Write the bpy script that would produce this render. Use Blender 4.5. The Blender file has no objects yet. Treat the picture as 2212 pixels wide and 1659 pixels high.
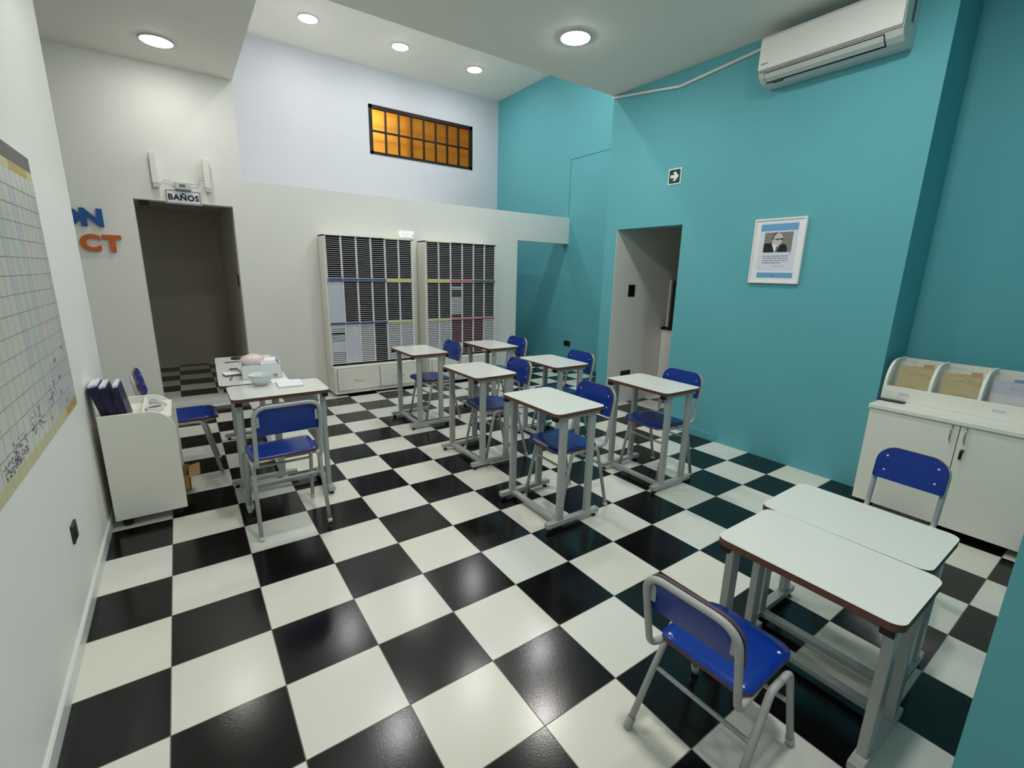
import bpy, bmesh, math, random
from mathutils import Vector, Matrix
random.seed(7)
PI = math.pi
COL = bpy.context.scene.collection

# ------------------------------------------------------------------ materials
def lin(c):
    def f(v):
        v /= 255.0
        return v / 12.92 if v <= 0.04045 else ((v + 0.055) / 1.055) ** 2.4
    return (f(c[0]), f(c[1]), f(c[2]), 1.0)

MATS = {}
def mat(name, rgb, rough=0.5, metal=0.0, spec=0.5, noise=0.0, nscale=8.0, bump=0.0, bscale=200.0, trans=0.0, ior=1.45, coat=0.0, bdist=0.002):
    m = bpy.data.materials.new(name); m.use_nodes = True
    nt = m.node_tree; b = nt.nodes['Principled BSDF']
    b.inputs['Base Color'].default_value = lin(rgb)
    b.inputs['Roughness'].default_value = rough
    b.inputs['Metallic'].default_value = metal
    b.inputs['Specular IOR Level'].default_value = spec
    b.inputs['Transmission Weight'].default_value = trans
    b.inputs['IOR'].default_value = ior
    b.inputs['Coat Weight'].default_value = coat
    tc = None
    if noise > 0 or bump > 0:
        tc = nt.nodes.new('ShaderNodeTexCoord')
    if noise > 0:
        n = nt.nodes.new('ShaderNodeTexNoise'); n.inputs['Scale'].default_value = nscale
        n.inputs['Detail'].default_value = 4
        nt.links.new(tc.outputs['Object'], n.inputs['Vector'])
        mx = nt.nodes.new('ShaderNodeMix'); mx.data_type = 'RGBA'
        c = lin(rgb)
        mx.inputs[6].default_value = tuple(max(0, v * (1 - noise)) for v in c[:3]) + (1,)
        mx.inputs[7].default_value = tuple(min(1, v * (1 + noise)) for v in c[:3]) + (1,)
        nt.links.new(n.outputs['Fac'], mx.inputs[0])
        nt.links.new(mx.outputs[2], b.inputs['Base Color'])
    if bump > 0:
        n2 = nt.nodes.new('ShaderNodeTexNoise'); n2.inputs['Scale'].default_value = bscale
        n2.inputs['Detail'].default_value = 3
        nt.links.new(tc.outputs['Object'], n2.inputs['Vector'])
        bp = nt.nodes.new('ShaderNodeBump'); bp.inputs['Strength'].default_value = bump
        bp.inputs['Distance'].default_value = bdist
        nt.links.new(n2.outputs['Fac'], bp.inputs['Height'])
        nt.links.new(bp.outputs['Normal'], b.inputs['Normal'])
    MATS[name] = m
    return m

def emit(name, rgb, strength):
    m = bpy.data.materials.new(name); m.use_nodes = True
    nt = m.node_tree; nt.nodes.clear()
    o = nt.nodes.new('ShaderNodeOutputMaterial'); e = nt.nodes.new('ShaderNodeEmission')
    e.inputs['Color'].default_value = lin(rgb); e.inputs['Strength'].default_value = strength
    nt.links.new(e.outputs[0], o.inputs[0])
    return m

WHITE = mat('white_wall_paint', (241, 240, 235), 0.6, spec=0.3, noise=0.02, nscale=3, bump=0.06, bscale=120)
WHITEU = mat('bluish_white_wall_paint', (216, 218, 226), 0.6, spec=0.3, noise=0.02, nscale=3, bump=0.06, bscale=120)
CEIL = mat('white_ceiling_paint', (238, 236, 228), 0.7, spec=0.2, noise=0.02, nscale=2)
TEAL = mat('teal_wall_paint', (102, 178, 188), 0.62, spec=0.25, noise=0.03, nscale=4, bump=0.10, bscale=140)
TEALD = mat('teal_seam', (44, 104, 108), 0.7)
GREYW = mat('grey_corridor_paint', (205, 201, 190), 0.8, spec=0.2, noise=0.03, nscale=3)
BASE = mat('white_baseboard', (226, 228, 224), 0.35, spec=0.5)
CREAM = mat('cream_melamine', (240, 239, 229), 0.4, spec=0.45, noise=0.015, nscale=3)
CREAMD = mat('cream_melamine_shadow_gap', (70, 68, 60), 0.7)
LAMW = mat('white_laminate', (226, 228, 222), 0.16, spec=0.5, noise=0.01, nscale=5)
PLY = mat('plywood_edge', (104, 68, 52), 0.6, noise=0.35, nscale=60)
BLUE = mat('blue_laminate', (11, 54, 148), 0.22, spec=0.5, noise=0.03, nscale=10)
STEEL = mat('grey_painted_steel', (176, 179, 177), 0.36, metal=0.0, spec=0.5, noise=0.04, nscale=40)
CHROME = mat('brushed_metal', (190, 190, 188), 0.25, metal=0.9)
SCREW = mat('bright_screw_head', (225, 228, 230), 0.3, metal=0.3)
BLACK = mat('black_plastic', (18, 18, 19), 0.4)
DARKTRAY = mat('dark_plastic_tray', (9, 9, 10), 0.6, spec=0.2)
LIP = mat('pale_grey_lip', (178, 176, 180), 0.5)
LIPPINK = mat('pink_paper_lip', (214, 168, 176), 0.6)
DIV = mat('pale_grey_divider', (222, 221, 224), 0.5)
PAPER = mat('white_paper', (240, 241, 246), 0.7, spec=0.2)
PAPERB = mat('bluish_white_paper', (222, 227, 240), 0.7, spec=0.2)
LBLUE = mat('blue_label_strip', (158, 170, 205), 0.5)
LYEL = mat('yellow_label_strip', (222, 214, 152), 0.5)
LRED = mat('red_label_strip', (196, 104, 116), 0.5)
ACW = mat('white_gloss_plastic', (240, 237, 233), 0.12, spec=0.5)
ACG = mat('white_satin_plastic', (206, 208, 204), 0.35)
NAVY = mat('navy_cover', (28, 22, 66), 0.4)
CARD = mat('brown_cardboard', (176, 142, 92), 0.8, noise=0.05)
YPACK = mat('yellow_sheets', (226, 208, 142), 0.6)
CLEAR = bpy.data.materials.new('clear_plastic_wrap'); CLEAR.use_nodes = True
def _film(m):
    nt = m.node_tree; nt.nodes.clear(); N = nt.nodes.new
    o = N('ShaderNodeOutputMaterial'); mx = N('ShaderNodeMixShader'); t = N('ShaderNodeBsdfTransparent'); g = N('ShaderNodeBsdfGlossy')
    g.inputs['Roughness'].default_value = 0.10; g.inputs['Color'].default_value = (1, 1, 1, 1); t.inputs['Color'].default_value = (0.97, 0.97, 0.97, 1)
    f = N('ShaderNodeFresnel'); f.inputs['IOR'].default_value = 1.5
    n = N('ShaderNodeTexNoise'); n.inputs['Scale'].default_value = 14; n.inputs['Detail'].default_value = 2; tc = N('ShaderNodeTexCoord')
    bp = N('ShaderNodeBump'); bp.inputs['Strength'].default_value = 0.6; bp.inputs['Distance'].default_value = 0.01
    L = nt.links.new
    L(tc.outputs['Object'], n.inputs['Vector']); L(n.outputs['Fac'], bp.inputs['Height']); L(bp.outputs['Normal'], g.inputs['Normal']); L(bp.outputs['Normal'], f.inputs['Normal'])
    ad = N('ShaderNodeMath'); ad.operation = 'ADD'; ad.inputs[1].default_value = 0.05; L(f.outputs[0], ad.inputs[0])
    L(ad.outputs[0], mx.inputs[0]); L(t.outputs[0], mx.inputs[1]); L(g.outputs[0], mx.inputs[2]); L(mx.outputs[0], o.inputs[0])
_film(CLEAR)
BOXP = mat('frosted_box', (232, 238, 240), 0.35)
BOWL = mat('frosted_pale_blue_plastic', (228, 238, 240), 0.25, trans=0.25)
PINK = mat('pale_pink_bag', (226, 208, 206), 0.35)
ORANGE = mat('orange_tag', (226, 168, 92), 0.5)
GREEN = mat('dark_green_sign', (18, 58, 48), 0.5)
SKY = mat('sky_blue_print', (110, 168, 212), 0.6)
PGREY = mat('grey_photo_backdrop', (134, 132, 126), 0.6, noise=0.1, nscale=60)
PDARK = mat('black_suit_print', (24, 26, 28), 0.6)
PSKIN = mat('grey_face_print', (204, 202, 196), 0.6)
PHAIR = mat('grey_hair_print', (92, 90, 86), 0.6)
INK = mat('dark_ink', (26, 26, 28), 0.6)
PENCIL = mat('grey_pencil', (142, 142, 148), 0.7)
ROWL = mat('grey_row_line', (150, 152, 152), 0.6)
INKG = mat('grey_ink', (110, 112, 122), 0.7)
LETBLUE = mat('blue_acrylic', (38, 92, 160), 0.35)
LETOR = mat('orange_acrylic', (206, 104, 46), 0.35)
IRON = mat('dark_iron', (34, 26, 24), 0.55, metal=0.2)
AMBER = mat('amber_glass', (247, 205, 92), 0.22, trans=1.0, ior=1.3, bump=0.25, bscale=30, bdist=0.004)
PLANK = mat('pale_plank', (226, 214, 190), 0.7)
OUTG = mat('dark_grey_outlet', (46, 46, 48), 0.45)
COUNTER = mat('black_stone', (12, 12, 14), 0.25)
CHARTG = mat('grey_header', (98, 95, 94), 0.45)
CHARTY = mat('ochre_band', (190, 160, 92), 0.45)
CHARTYL = mat('pale_yellow_band', (206, 200, 158), 0.45)
CHARTB = mat('pale_blue_column', (196, 204, 202), 0.35)
CHARTV = mat('pale_violet_column', (196, 196, 200), 0.35)
CHARTP = mat('pale_pink_column', (211, 205, 197), 0.35)
CHARTW = mat('laminated_chart', (212, 213, 205), 0.28, spec=0.5, noise=0.02, nscale=6)
LAMP = emit('lamp_glow', (255, 251, 245), 122.0)
FILLF = emit('fill_glow_front', (255, 251, 245), 230.0)
LAMPH2 = emit('lamp_glow_high_front', (252, 251, 250), 135.0)
LAMPH = emit('lamp_glow_high', (252, 251, 250), 84.0)
LAMPD = emit('lamp_glow_soft', (255, 251, 245), 50.0)
LED = emit('white_led', (255, 255, 255), 1.2)
WARM = emit('warm_bulb', (255, 232, 190), 230.0)
FILLC = emit('fill_glow_corridor', (255, 250, 240), 6.0)

def floor_material(name, ox, oy, sx, sy, parity, dark=1.0):
    m = bpy.data.materials.new(name); m.use_nodes = True
    nt = m.node_tree; N = nt.nodes; L = nt.links
    b = N['Principled BSDF']
    g = N.new('ShaderNodeNewGeometry'); s = N.new('ShaderNodeSeparateXYZ'); L.new(g.outputs['Position'], s.inputs[0])
    def M(op, a, bb=None, c=None):
        n = N.new('ShaderNodeMath'); n.operation = op
        for k, v in enumerate((a, bb, c)):
            if v is None: continue
            if isinstance(v, (int, float)): n.inputs[k].default_value = v
            else: L.new(v, n.inputs[k])
        return n.outputs[0]
    u = M('DIVIDE', M('SUBTRACT', s.outputs[0], ox), sx); v = M('DIVIDE', M('SUBTRACT', s.outputs[1], oy), sy)
    fu = M('FLOOR', u); fv = M('FLOOR', v)
    ck = M('FLOORED_MODULO', M('ADD', M('ADD', fu, fv), parity), 2.0)     # 0 white, 1 black
    cu = M('SUBTRACT', u, fu); cv = M('SUBTRACT', v, fv)
    du = M('MULTIPLY', M('MINIMUM', cu, M('SUBTRACT', 1.0, cu)), sx); dv = M('MULTIPLY', M('MINIMUM', cv, M('SUBTRACT', 1.0, cv)), sy)
    d = M('MINIMUM', du, dv)
    grout = M('LESS_THAN', d, 0.0018)
    cell = N.new('ShaderNodeCombineXYZ'); L.new(fu, cell.inputs[0]); L.new(fv, cell.inputs[1])
    wn = N.new('ShaderNodeTexWhiteNoise'); wn.noise_dimensions = '3D'; L.new(cell.outputs[0], wn.inputs['Vector'])
    nz = N.new('ShaderNodeTexNoise'); nz.inputs['Scale'].default_value = 5; nz.inputs['Detail'].default_value = 5; L.new(g.outputs['Position'], nz.inputs['Vector'])
    def mix(f, a, bb):
        n = N.new('ShaderNodeMix'); n.data_type = 'RGBA'
        if isinstance(f, (int, float)): n.inputs[0].default_value = f
        else: L.new(f, n.inputs[0])
        for k, c in ((6, a), (7, bb)):
            if isinstance(c, tuple): n.inputs[k].default_value = c
            else: L.new(c, n.inputs[k])
        return n.outputs[2]
    wcol = mix(wn.outputs['Value'], lin((228, 229, 222)), lin((231, 229, 216)))
    wcol = mix(M('MULTIPLY', nz.outputs['Fac'], 0.35), wcol, lin((212, 210, 197)))
    bcol = mix(nz.outputs['Fac'], lin((6, 6, 8)), lin((13, 12, 13)))
    col = mix(ck, wcol, bcol)
    col = mix(grout, col, lin((112, 110, 100)))
    L.new(col, b.inputs['Base Color'])
    rg = N.new('ShaderNodeMix'); rg.data_type = 'FLOAT'; L.new(ck, rg.inputs[0]); rg.inputs[2].default_value = 0.2; rg.inputs[3].default_value = 0.165
    rr = M('ADD', rg.outputs[0], M('MULTIPLY', grout, 0.4)); L.new(rr, b.inputs['Roughness'])
    b.inputs['Specular IOR Level'].default_value = 0.42
    n2 = N.new('ShaderNodeTexNoise'); n2.inputs['Scale'].default_value = 130; n2.inputs['Detail'].default_value = 2; L.new(g.outputs['Position'], n2.inputs['Vector'])
    h = M('SUBTRACT', M('MULTIPLY', n2.outputs['Fac'], 0.35), M('MULTIPLY', grout, 1.0))
    bp = N.new('ShaderNodeBump'); bp.inputs['Strength'].default_value = 0.28; bp.inputs['Distance'].default_value = 0.0014
    L.new(h, bp.inputs['Height']); L.new(bp.outputs['Normal'], b.inputs['Normal'])
    return m
TX, TY = 0.35, 0.33233
FLOOR = floor_material('checker_tiles', 0.0, 0.0, TX, TY, 0.0)
FLOORC = floor_material('checker_tiles_corridor', 0.07, 4.735, 0.365, TY, 1.0)

# ------------------------------------------------------------------ mesh builder
class MB:
    def __init__(s): s.v = []; s.f = []; s.m = []; s.sm = []
    def add(s, vs, fs, mi=0, smooth=False):
        o = len(s.v); s.v += [tuple(p) for p in vs]
        for f in fs:
            s.f.append([i + o for i in f]); s.m.append(mi); s.sm.append(smooth)
        return s
    def box(s, x0, x1, y0, y1, z0, z1, mi=0):
        x0, x1 = min(x0, x1), max(x0, x1); y0, y1 = min(y0, y1), max(y0, y1); z0, z1 = min(z0, z1), max(z0, z1)
        vs = [(x0,y0,z0),(x1,y0,z0),(x1,y1,z0),(x0,y1,z0),(x0,y0,z1),(x1,y0,z1),(x1,y1,z1),(x0,y1,z1)]
        return s.add(vs, [(0,3,2,1),(4,5,6,7),(0,1,5,4),(1,2,6,5),(2,3,7,6),(3,0,4,7)], mi)
    def tube(s, pts, r, seg=12, mi=0, closed=False, caps=True, sx=1.0):
        P = [Vector(p) for p in pts]; n = len(P); rings = []
        T = []
        for i in range(n):
            a = P[(i - 1) % n] if (closed or i > 0) else P[i]; b = P[(i + 1) % n] if (closed or i < n - 1) else P[i]
            T.append((b - a).normalized())
        up = Vector((0, 0, 1)) if abs(T[0].z) < 0.9 else Vector((1, 0, 0))
        nrm = (up - T[0] * up.dot(T[0])).normalized()
        vs = []
        for i in range(n):
            if i > 0:
                ax = T[i - 1].cross(T[i])
                if ax.length > 1e-8:
                    nrm = Matrix.Rotation(T[i - 1].angle(T[i]), 3, ax.normalized()) @ nrm
            bn = T[i].cross(nrm)
            for k in range(seg):
                t = 2 * PI * k / seg
                vs.append(P[i] + (nrm * math.cos(t) * sx + bn * math.sin(t)) * r)
        fs = []
        for i in range(n if closed else n - 1):
            j = (i + 1) % n
            for k in range(seg):
                k2 = (k + 1) % seg
                fs.append((i * seg + k, i * seg + k2, j * seg + k2, j * seg + k))
        s.add(vs, fs, mi, True)
        if caps and not closed:
            o = len(s.v) - n * seg
            s.f.append([o + k for k in range(seg)][::-1]); s.m.append(mi); s.sm.append(False)
            s.f.append([o + (n - 1) * seg + k for k in range(seg)]); s.m.append(mi); s.sm.append(False)
        return s
    def cyl(s, p0, p1, r, seg=20, mi=0): return s.tube([p0, p1], r, seg, mi)
    def prism(s, prof, d0, d1, axis='z', mi=0, mi_side=None, smooth=False):
        """prof: list of (a, b); axis z -> (a,b,d), y -> (a,d,b), x -> (d,a,b)"""
        def P(a, b, d): return {'z': (a, b, d), 'y': (a, d, b), 'x': (d, a, b)}[axis]
        n = len(prof); vs = [P(a, b, d0) for a, b in prof] + [P(a, b, d1) for a, b in prof]
        o = len(s.v); s.v += vs
        s.f.append([o + i for i in range(n)][::-1]); s.m.append(mi); s.sm.append(False)
        s.f.append([o + n + i for i in range(n)]); s.m.append(mi); s.sm.append(False)
        ms = mi if mi_side is None else mi_side
        for i in range(n):
            j = (i + 1) % n
            s.f.append([o + i, o + j, o + n + j, o + n + i]); s.m.append(ms); s.sm.append(smooth)
        return s
    def lathe(s, prof, c=(0, 0, 0), seg=32, mi=0, smooth=True):
        vs = []; n = len(prof)
        for r, z in prof:
            for k in range(seg):
                t = 2 * PI * k / seg; vs.append((c[0] + r * math.cos(t), c[1] + r * math.sin(t), c[2] + z))
        fs = []
        for i in range(n - 1):
            for k in range(seg):
                k2 = (k + 1) % seg; fs.append((i * seg + k, i * seg + k2, (i + 1) * seg + k2, (i + 1) * seg + k))
        s.add(vs, fs, mi, smooth)
        o = len(s.v) - n * seg
        if prof[0][0] > 1e-6: s.f.append([o + k for k in range(seg)][::-1]); s.m.append(mi); s.sm.append(False)
        if prof[-1][0] > 1e-6: s.f.append([o + (n - 1) * seg + k for k in range(seg)]); s.m.append(mi); s.sm.append(False)
        return s
    def xf(s, M):
        s.v = [tuple(M @ Vector(p)) for p in s.v]; return s
    def build(s, name, mats, parent=None, loc=(0, 0, 0), bevel=0.0, bseg=2, fix=True):
        me = bpy.data.meshes.new(name)
        me.from_pydata(s.v, [], s.f)
        if not isinstance(mats, (list, tuple)): mats = [mats]
        for m in mats: me.materials.append(m)
        me.polygons.foreach_set('material_index', s.m)
        me.polygons.foreach_set('use_smooth', s.sm)
        if fix:
            bm = bmesh.new(); bm.from_mesh(me); bmesh.ops.recalc_face_normals(bm, faces=bm.faces[:]); bm.to_mesh(me); bm.free()
        me.update()
        o = bpy.data.objects.new(name, me); COL.objects.link(o); o.location = loc
        if parent is not None: o.parent = parent
        if bevel > 0:
            b = o.modifiers.new('edge', 'BEVEL'); b.width = bevel; b.segments = bseg; b.limit_method = 'ANGLE'; b.angle_limit = math.radians(40)
        return o

def rrect(x0, x1, y0, y1, r, seg=6, rs=None):
    """rounded rectangle outline, ccw; rs radii for (x0y0, x1y0, x1y1, x0y1)"""
    rs = rs or (r, r, r, r); out = []
    for (cx, cy, sxx, syy, a0), rr in zip(((x0, y0, 1, 1, PI), (x1, y0, -1, 1, 1.5 * PI), (x1, y1, -1, -1, 0), (x0, y1, 1, -1, 0.5 * PI)), rs):
        if rr <= 1e-6: out.append((cx, cy)); continue
        ox, oy = cx + sxx * rr, cy + syy * rr
        for k in range(seg + 1):
            t = a0 + 0.5 * PI * k / seg; out.append((ox + rr * math.cos(t), oy + rr * math.sin(t)))
    return out

def fillet(pts, r, seg=6):
    """round the corners of a polyline; r scalar or list"""
    P = [Vector(p) for p in pts]; out = [P[0]]
    for i in range(1, len(P) - 1):
        rr = r[i] if isinstance(r, (list, tuple)) else r
        a = (P[i - 1] - P[i]); b = (P[i + 1] - P[i]); la, lb = a.length, b.length
        if rr <= 0: out.append(P[i]); continue
        a.normalize(); b.normalize(); ang = a.angle(b)
        t = min(rr / math.tan(ang / 2), la * 0.49, lb * 0.49)
        p0 = P[i] + a * t; p1 = P[i] + b * t
        for k in range(seg + 1):
            u = k / seg
            out.append((1 - u) ** 2 * p0 + 2 * u * (1 - u) * P[i] + u * u * p1)
    out.append(P[-1]); return out

def tag(o, label=None, cat=None, group=None, kind=None):
    if label: o['label'] = label
    if cat: o['category'] = cat
    if group: o['group'] = group
    if kind: o['kind'] = kind
    return o
def thing(name, label, cat, loc=(0, 0, 0), rz=0.0, group=None):
    o = bpy.data.objects.new(name, None); COL.objects.link(o); o.location = loc; o.rotation_euler = (0, 0, rz); o.empty_display_size = 0.1
    return tag(o, label, cat, group)
def struct(o, label=None, cat=None): return tag(o, label, cat, None, 'structure')
def dup(root, loc, rz, label, group=None):
    r = root.copy(); COL.objects.link(r); r.location = loc; r.rotation_euler = (0, 0, rz); r['label'] = label
    if group: r['group'] = group
    for ch in list(root.children):
        c = ch.copy(); COL.objects.link(c); c.parent = r
        for g in list(ch.children):
            d = g.copy(); COL.objects.link(d); d.parent = c
    return r

def text(name, body, size, m, parent=None, loc=(0, 0, 0), rot=(0, 0, 0), depth=0.001, bold=0.0, align='CENTER', sx=1.0, spacing=1.0):
    cu = bpy.data.curves.new(name, 'FONT'); cu.body = body; cu.size = size; cu.extrude = depth; cu.offset = bold
    cu.align_x = align; cu.align_y = 'CENTER'; cu.space_character = spacing; cu.resolution_u = 4
    t = bpy.data.objects.new(name, cu); COL.objects.link(t)
    dg = bpy.context.evaluated_depsgraph_get(); me = bpy.data.meshes.new_from_object(t.evaluated_get(dg))
    bpy.data.objects.remove(t); bpy.data.curves.remove(cu)
    me.materials.clear(); me.materials.append(m)
    o = bpy.data.objects.new(name, me); COL.objects.link(o); o.location = loc; o.rotation_euler = rot; o.scale = (sx, 1, 1)
    if parent is not None: o.parent = parent
    return o

def downlight(x, y, z, label, first=None):
    g = 'round ceiling downlights'
    if first is not None: return dup(first, (x, y, z), 0, label, g)
    t = thing('ceiling_downlight', label, 'ceiling light', (x, y, z), 0, g)
    MB().lathe([(0.112, 0.0), (0.128, 0.0), (0.128, -0.006), (0.118, -0.012), (0.112, -0.008), (0.112, 0.0)], (0, 0, 0), 48).build('trim_ring', ACG, t)
    MB().lathe([(0.112, -0.004), (0.106, -0.014), (0.08, -0.021), (0.04, -0.024), (0.0, -0.025)], (0, 0, 0), 48).build('diffuser', LAMP, t)
    return t
# ------------------------------------------------------------------ room geometry constants
XL, XR, X2 = -0.297, 4.185, 5.52         # left wall, teal wall with the doorway, far teal wall
YB, YU = 4.37, 6.53                      # white partition, far upper wall
YJ = 2.255                               # where the low ceiling and the near teal wall stop
ZC, ZH = 3.35, 4.65                      # low and high ceiling
XH = 0.875                               # left edge of the high part
YE = -1.535                              # short front wall beside the camera
ZL = 2.405                               # top of the low partition

# ---- floor
struct(MB().box(-1.7, 6.3, -3.4, YB, -0.1, 0).box(4.49, 5.7, YB, 6.7, -0.1, 0).build('floor', FLOOR))
fc = MB().box(-0.75, 0.9, YB + 0.02, 7.0, -0.1, 0.05)
struct(fc.build('floor_corridor', FLOORC))
st = MB().box(-0.068, 0.76, YB - 0.006, YB + 0.36, 0, 0.052)
struct(st.build('trim_1', BASE))

# ---- left wall and its alcove
struct(MB().box(-1.7, XL, -3.4, 2.45, 0, ZC).build('wall_left', WHITE))
struct(MB().box(-1.85, -1.7, 2.3, YB + 0.15, 0, ZC).build('wall_left_alcove', WHITE))
bl = MB().prism([(XL, 0), (XL + 0.012, 0), (XL + 0.012, 0.064), (XL + 0.006, 0.07), (XL, 0.07)], -3.4, 2.45, 'y')
struct(bl.build('baseboard_left', BASE))

# ---- back partition (door to the corridor, low wall, beam across the passage)
w = MB()
w.box(-1.7, -0.07, YB, YB + 0.15, 0, ZC)
w.box(-0.07, 0.76, YB, YB + 0.15, 2.133, ZC)
w.box(0.76, XH, YB, YB + 0.15, 0, ZC)
w.box(XH, 4.49, YB, YB + 0.15, 0, ZL)
w.box(4.49, X2, YB, YB + 0.15, 2.0, ZL)
w.box(4.34, 4.49, YB + 0.15, YU, 0, ZL)
struct(w.build('wall_back', WHITE))
bb = MB().box(-1.7, -0.07, YB - 0.012, YB, 0, 0.07).box(0.76, 1.58, YB - 0.012, YB, 0, 0.07)
struct(bb.build('baseboard_back', BASE))
# corridor behind the door
c = MB().box(-0.9, -0.75, YB + 0.15, 7.0, 0, 2.35).box(0.775, XH, YB + 0.15, 7.0, 0, 2.25)
c.box(-0.9, XH, 6.87, 7.0, 0, 2.35).box(-0.9, XH, YB + 0.15, 7.0, 2.25, 2.35)
struct(c.build('wall_corridor', GREYW))
# floor of the loft over the rooms behind the partition
dc = downlight(-0.45, 5.9, 2.25, 'unseen fill light added in the corridor behind the BAÑOS doorway')  # added lamp out of view, lifts the dark corridor
for ch_ in dc.children:
    if ch_.name.startswith('diffuser'): ch_.data.materials[0] = FILLC
struct(MB().box(XH, 4.34, YB + 0.15, YU, 2.3, ZL).build('ceiling_loft', CEIL))

# ---- far upper white wall with the amber window
WX0, WX1, WZ0, WZ1 = 3.02, 4.95, 3.375, 4.11
u = MB().box(0.72, WX0, YU, YU + 0.15, ZL - 0.1, ZH).box(WX1, X2, YU, YU + 0.15, ZL - 0.1, ZH)
u.box(WX0, WX1, YU, YU + 0.15, ZL - 0.1, WZ0).box(WX0, WX1, YU, YU + 0.15, WZ1, ZH).box(4.34, X2, YU, YU + 0.15, 0, ZL - 0.1)
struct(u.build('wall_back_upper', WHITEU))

# ---- ceilings
cl = MB().box(-1.7, 4.9, -3.4, YJ, ZC, ZC + 0.12).box(-1.7, XH, YJ, YB + 0.15, ZC, ZC + 0.12)
struct(cl.build('ceiling_low', CEIL))
struct(MB().box(0.7, X2 + 0.15, 2.1, 6.7, ZH, ZH + 0.12).build('ceiling_high', CEIL))
fa = MB().box(XH - 0.15, XR, YJ - 0.15, YJ, ZC + 0.12, ZH).box(XH - 0.15, XH, YJ, YB + 0.15, ZC + 0.12, ZH).box(XH - 0.15, XH, YB + 0.15, YU, ZL, ZH)
struct(fa.build('wall_fascia', WHITE))

# ---- teal walls
DY0, DY1, DZ = 1.255, 2.084, 2.0
t = MB()
t.box(XR, XR + 0.17, -0.51, DY0, 0, ZC)
t.box(XR, XR + 0.17, DY0, DY1, DZ, ZC)
t.box(XR, XR + 0.17, DY1, YJ, 0, ZH)
t.box(XR + 0.17, X2, DY1 + 0.02, YJ, 0, ZH)
struct(t.build('wall_right', TEAL))
struct(MB().box(XR + 0.002, XR + 0.17, DY1 - 0.004, DY1, 0, DZ).box(XR + 0.17, 5.9, DY1 - 0.004, DY1 + 0.02, 0, 2.6).build('wall_right_kitchen', WHITE))
struct(MB().box(X2, X2 + 0.15, 2.1, 6.68, 0, ZH).build('wall_right_far', TEAL))
seam = MB().box(X2 - 0.002, X2, 2.3, 4.40, 3.281, 3.289).box(X2 - 0.002, X2, 4.394, 4.402, ZL, 3.285)
struct(seam.build('trim_2', TEALD))
struct(MB().box(XR - 0.012, XR, 0.655, DY0, 0, 0.068).build('baseboard_right', TEAL))
# alcove with the cupboard, front wall by the camera
al = MB().box(4.62, 4.77, -1.7, -0.36, 0, ZC).box(XR + 0.17, 4.77, -0.51, -0.36, 0, ZC)
struct(al.build('wall_right_alcove', TEAL))
struct(MB().box(1.60, 4.77, -3.4, YE, 0, ZC).build('wall_front', TEAL))
struct(MB().box(-1.7, 1.75, -3.4, -3.25, 0, ZC).build('wall_entry', WHITE))
# room behind the right doorway
k = MB().box(5.75, 5.9, 0.1, DY1, 0, 2.6).box(XR + 0.17, 5.9, 0.1, 0.25, 0, 2.6)
struct(k.build('wall_kitchen', GREYW))
struct(MB().box(XR + 0.17, 5.9, 0.1, DY1, 2.5, 2.6).build('ceiling_kitchen', CEIL))

# ---- amber window
win = thing('window_1', 'amber glass window in a dark iron grid, high on the white wall', 'window', (0, 0, 0)); win['kind'] = 'structure'
fr = MB(); y0, y1 = YU - 0.012, YU + 0.05
fr.box(WX0, WX0 + 0.055, y0, y1, WZ0, WZ1).box(WX1 - 0.055, WX1, y0, y1, WZ0, WZ1).box(WX0, WX1, y0, y1, WZ0, WZ0 + 0.04).box(WX0, WX1, y0, y1, WZ1 - 0.055, WZ1)
fr.build('window_frame', IRON, win)
gx0, gx1, gz0, gz1 = WX0 + 0.055, WX1 - 0.055, WZ0 + 0.04, WZ1 - 0.055
mu = MB()
for i in range(1, 8):
    x = gx0 + (gx1 - gx0) * i / 8; mu.box(x - 0.012, x + 0.012, y0 + 0.004, y1 - 0.01, gz0, gz1)
zm = gz0 + (gz1 - gz0) * 0.49
mu.box(gx0, gx1, y0 + 0.003, y1 - 0.012, zm - 0.011, zm + 0.011)
mu.build('muntin', IRON, win)
MB().box(gx0, gx1, YU + 0.014, YU + 0.019, gz0, gz1).build('window_pane', AMBER, win)
# lit room behind the amber window
lr = MB().box(2.4, 5.6, 7.55, 7.65, 3.0, 4.6).box(2.3, 2.4, YU + 0.15, 7.65, 3.0, 4.6).box(5.6, 5.7, YU + 0.15, 7.65, 3.0, 4.6)
lr.box(2.3, 5.7, YU + 0.15, 7.65, 2.9, 3.0).box(2.3, 5.7, YU + 0.15, 7.65, 4.6, 4.7)
struct(lr.build('wall_loft_room', PLANK))
pl = MB()
for i in range(6):
    pl.box(2.4, 5.6, 7.535, 7.55, 3.12 + i * 0.24, 3.14 + i * 0.24)
pl.box(4.1, 4.16, 7.52, 7.55, 3.0, 4.6)
struct(pl.build('trim_3', CARD))
bulb = tag(MB().lathe([(0.0, -0.07), (0.04, -0.06), (0.06, -0.02), (0.05, 0.03), (0.02, 0.07), (0.0, 0.075)], (2.95, 7.2, 4.35), 20).build('hanging_bulb', WARM), 'warm bulb glowing behind the amber window', 'lamp')

# ------------------------------------------------------------------ downlights
dh = None
d0 = downlight(3.005, 1.572, ZC, 'round white downlight on the low ceiling beside the air conditioner')

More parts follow.
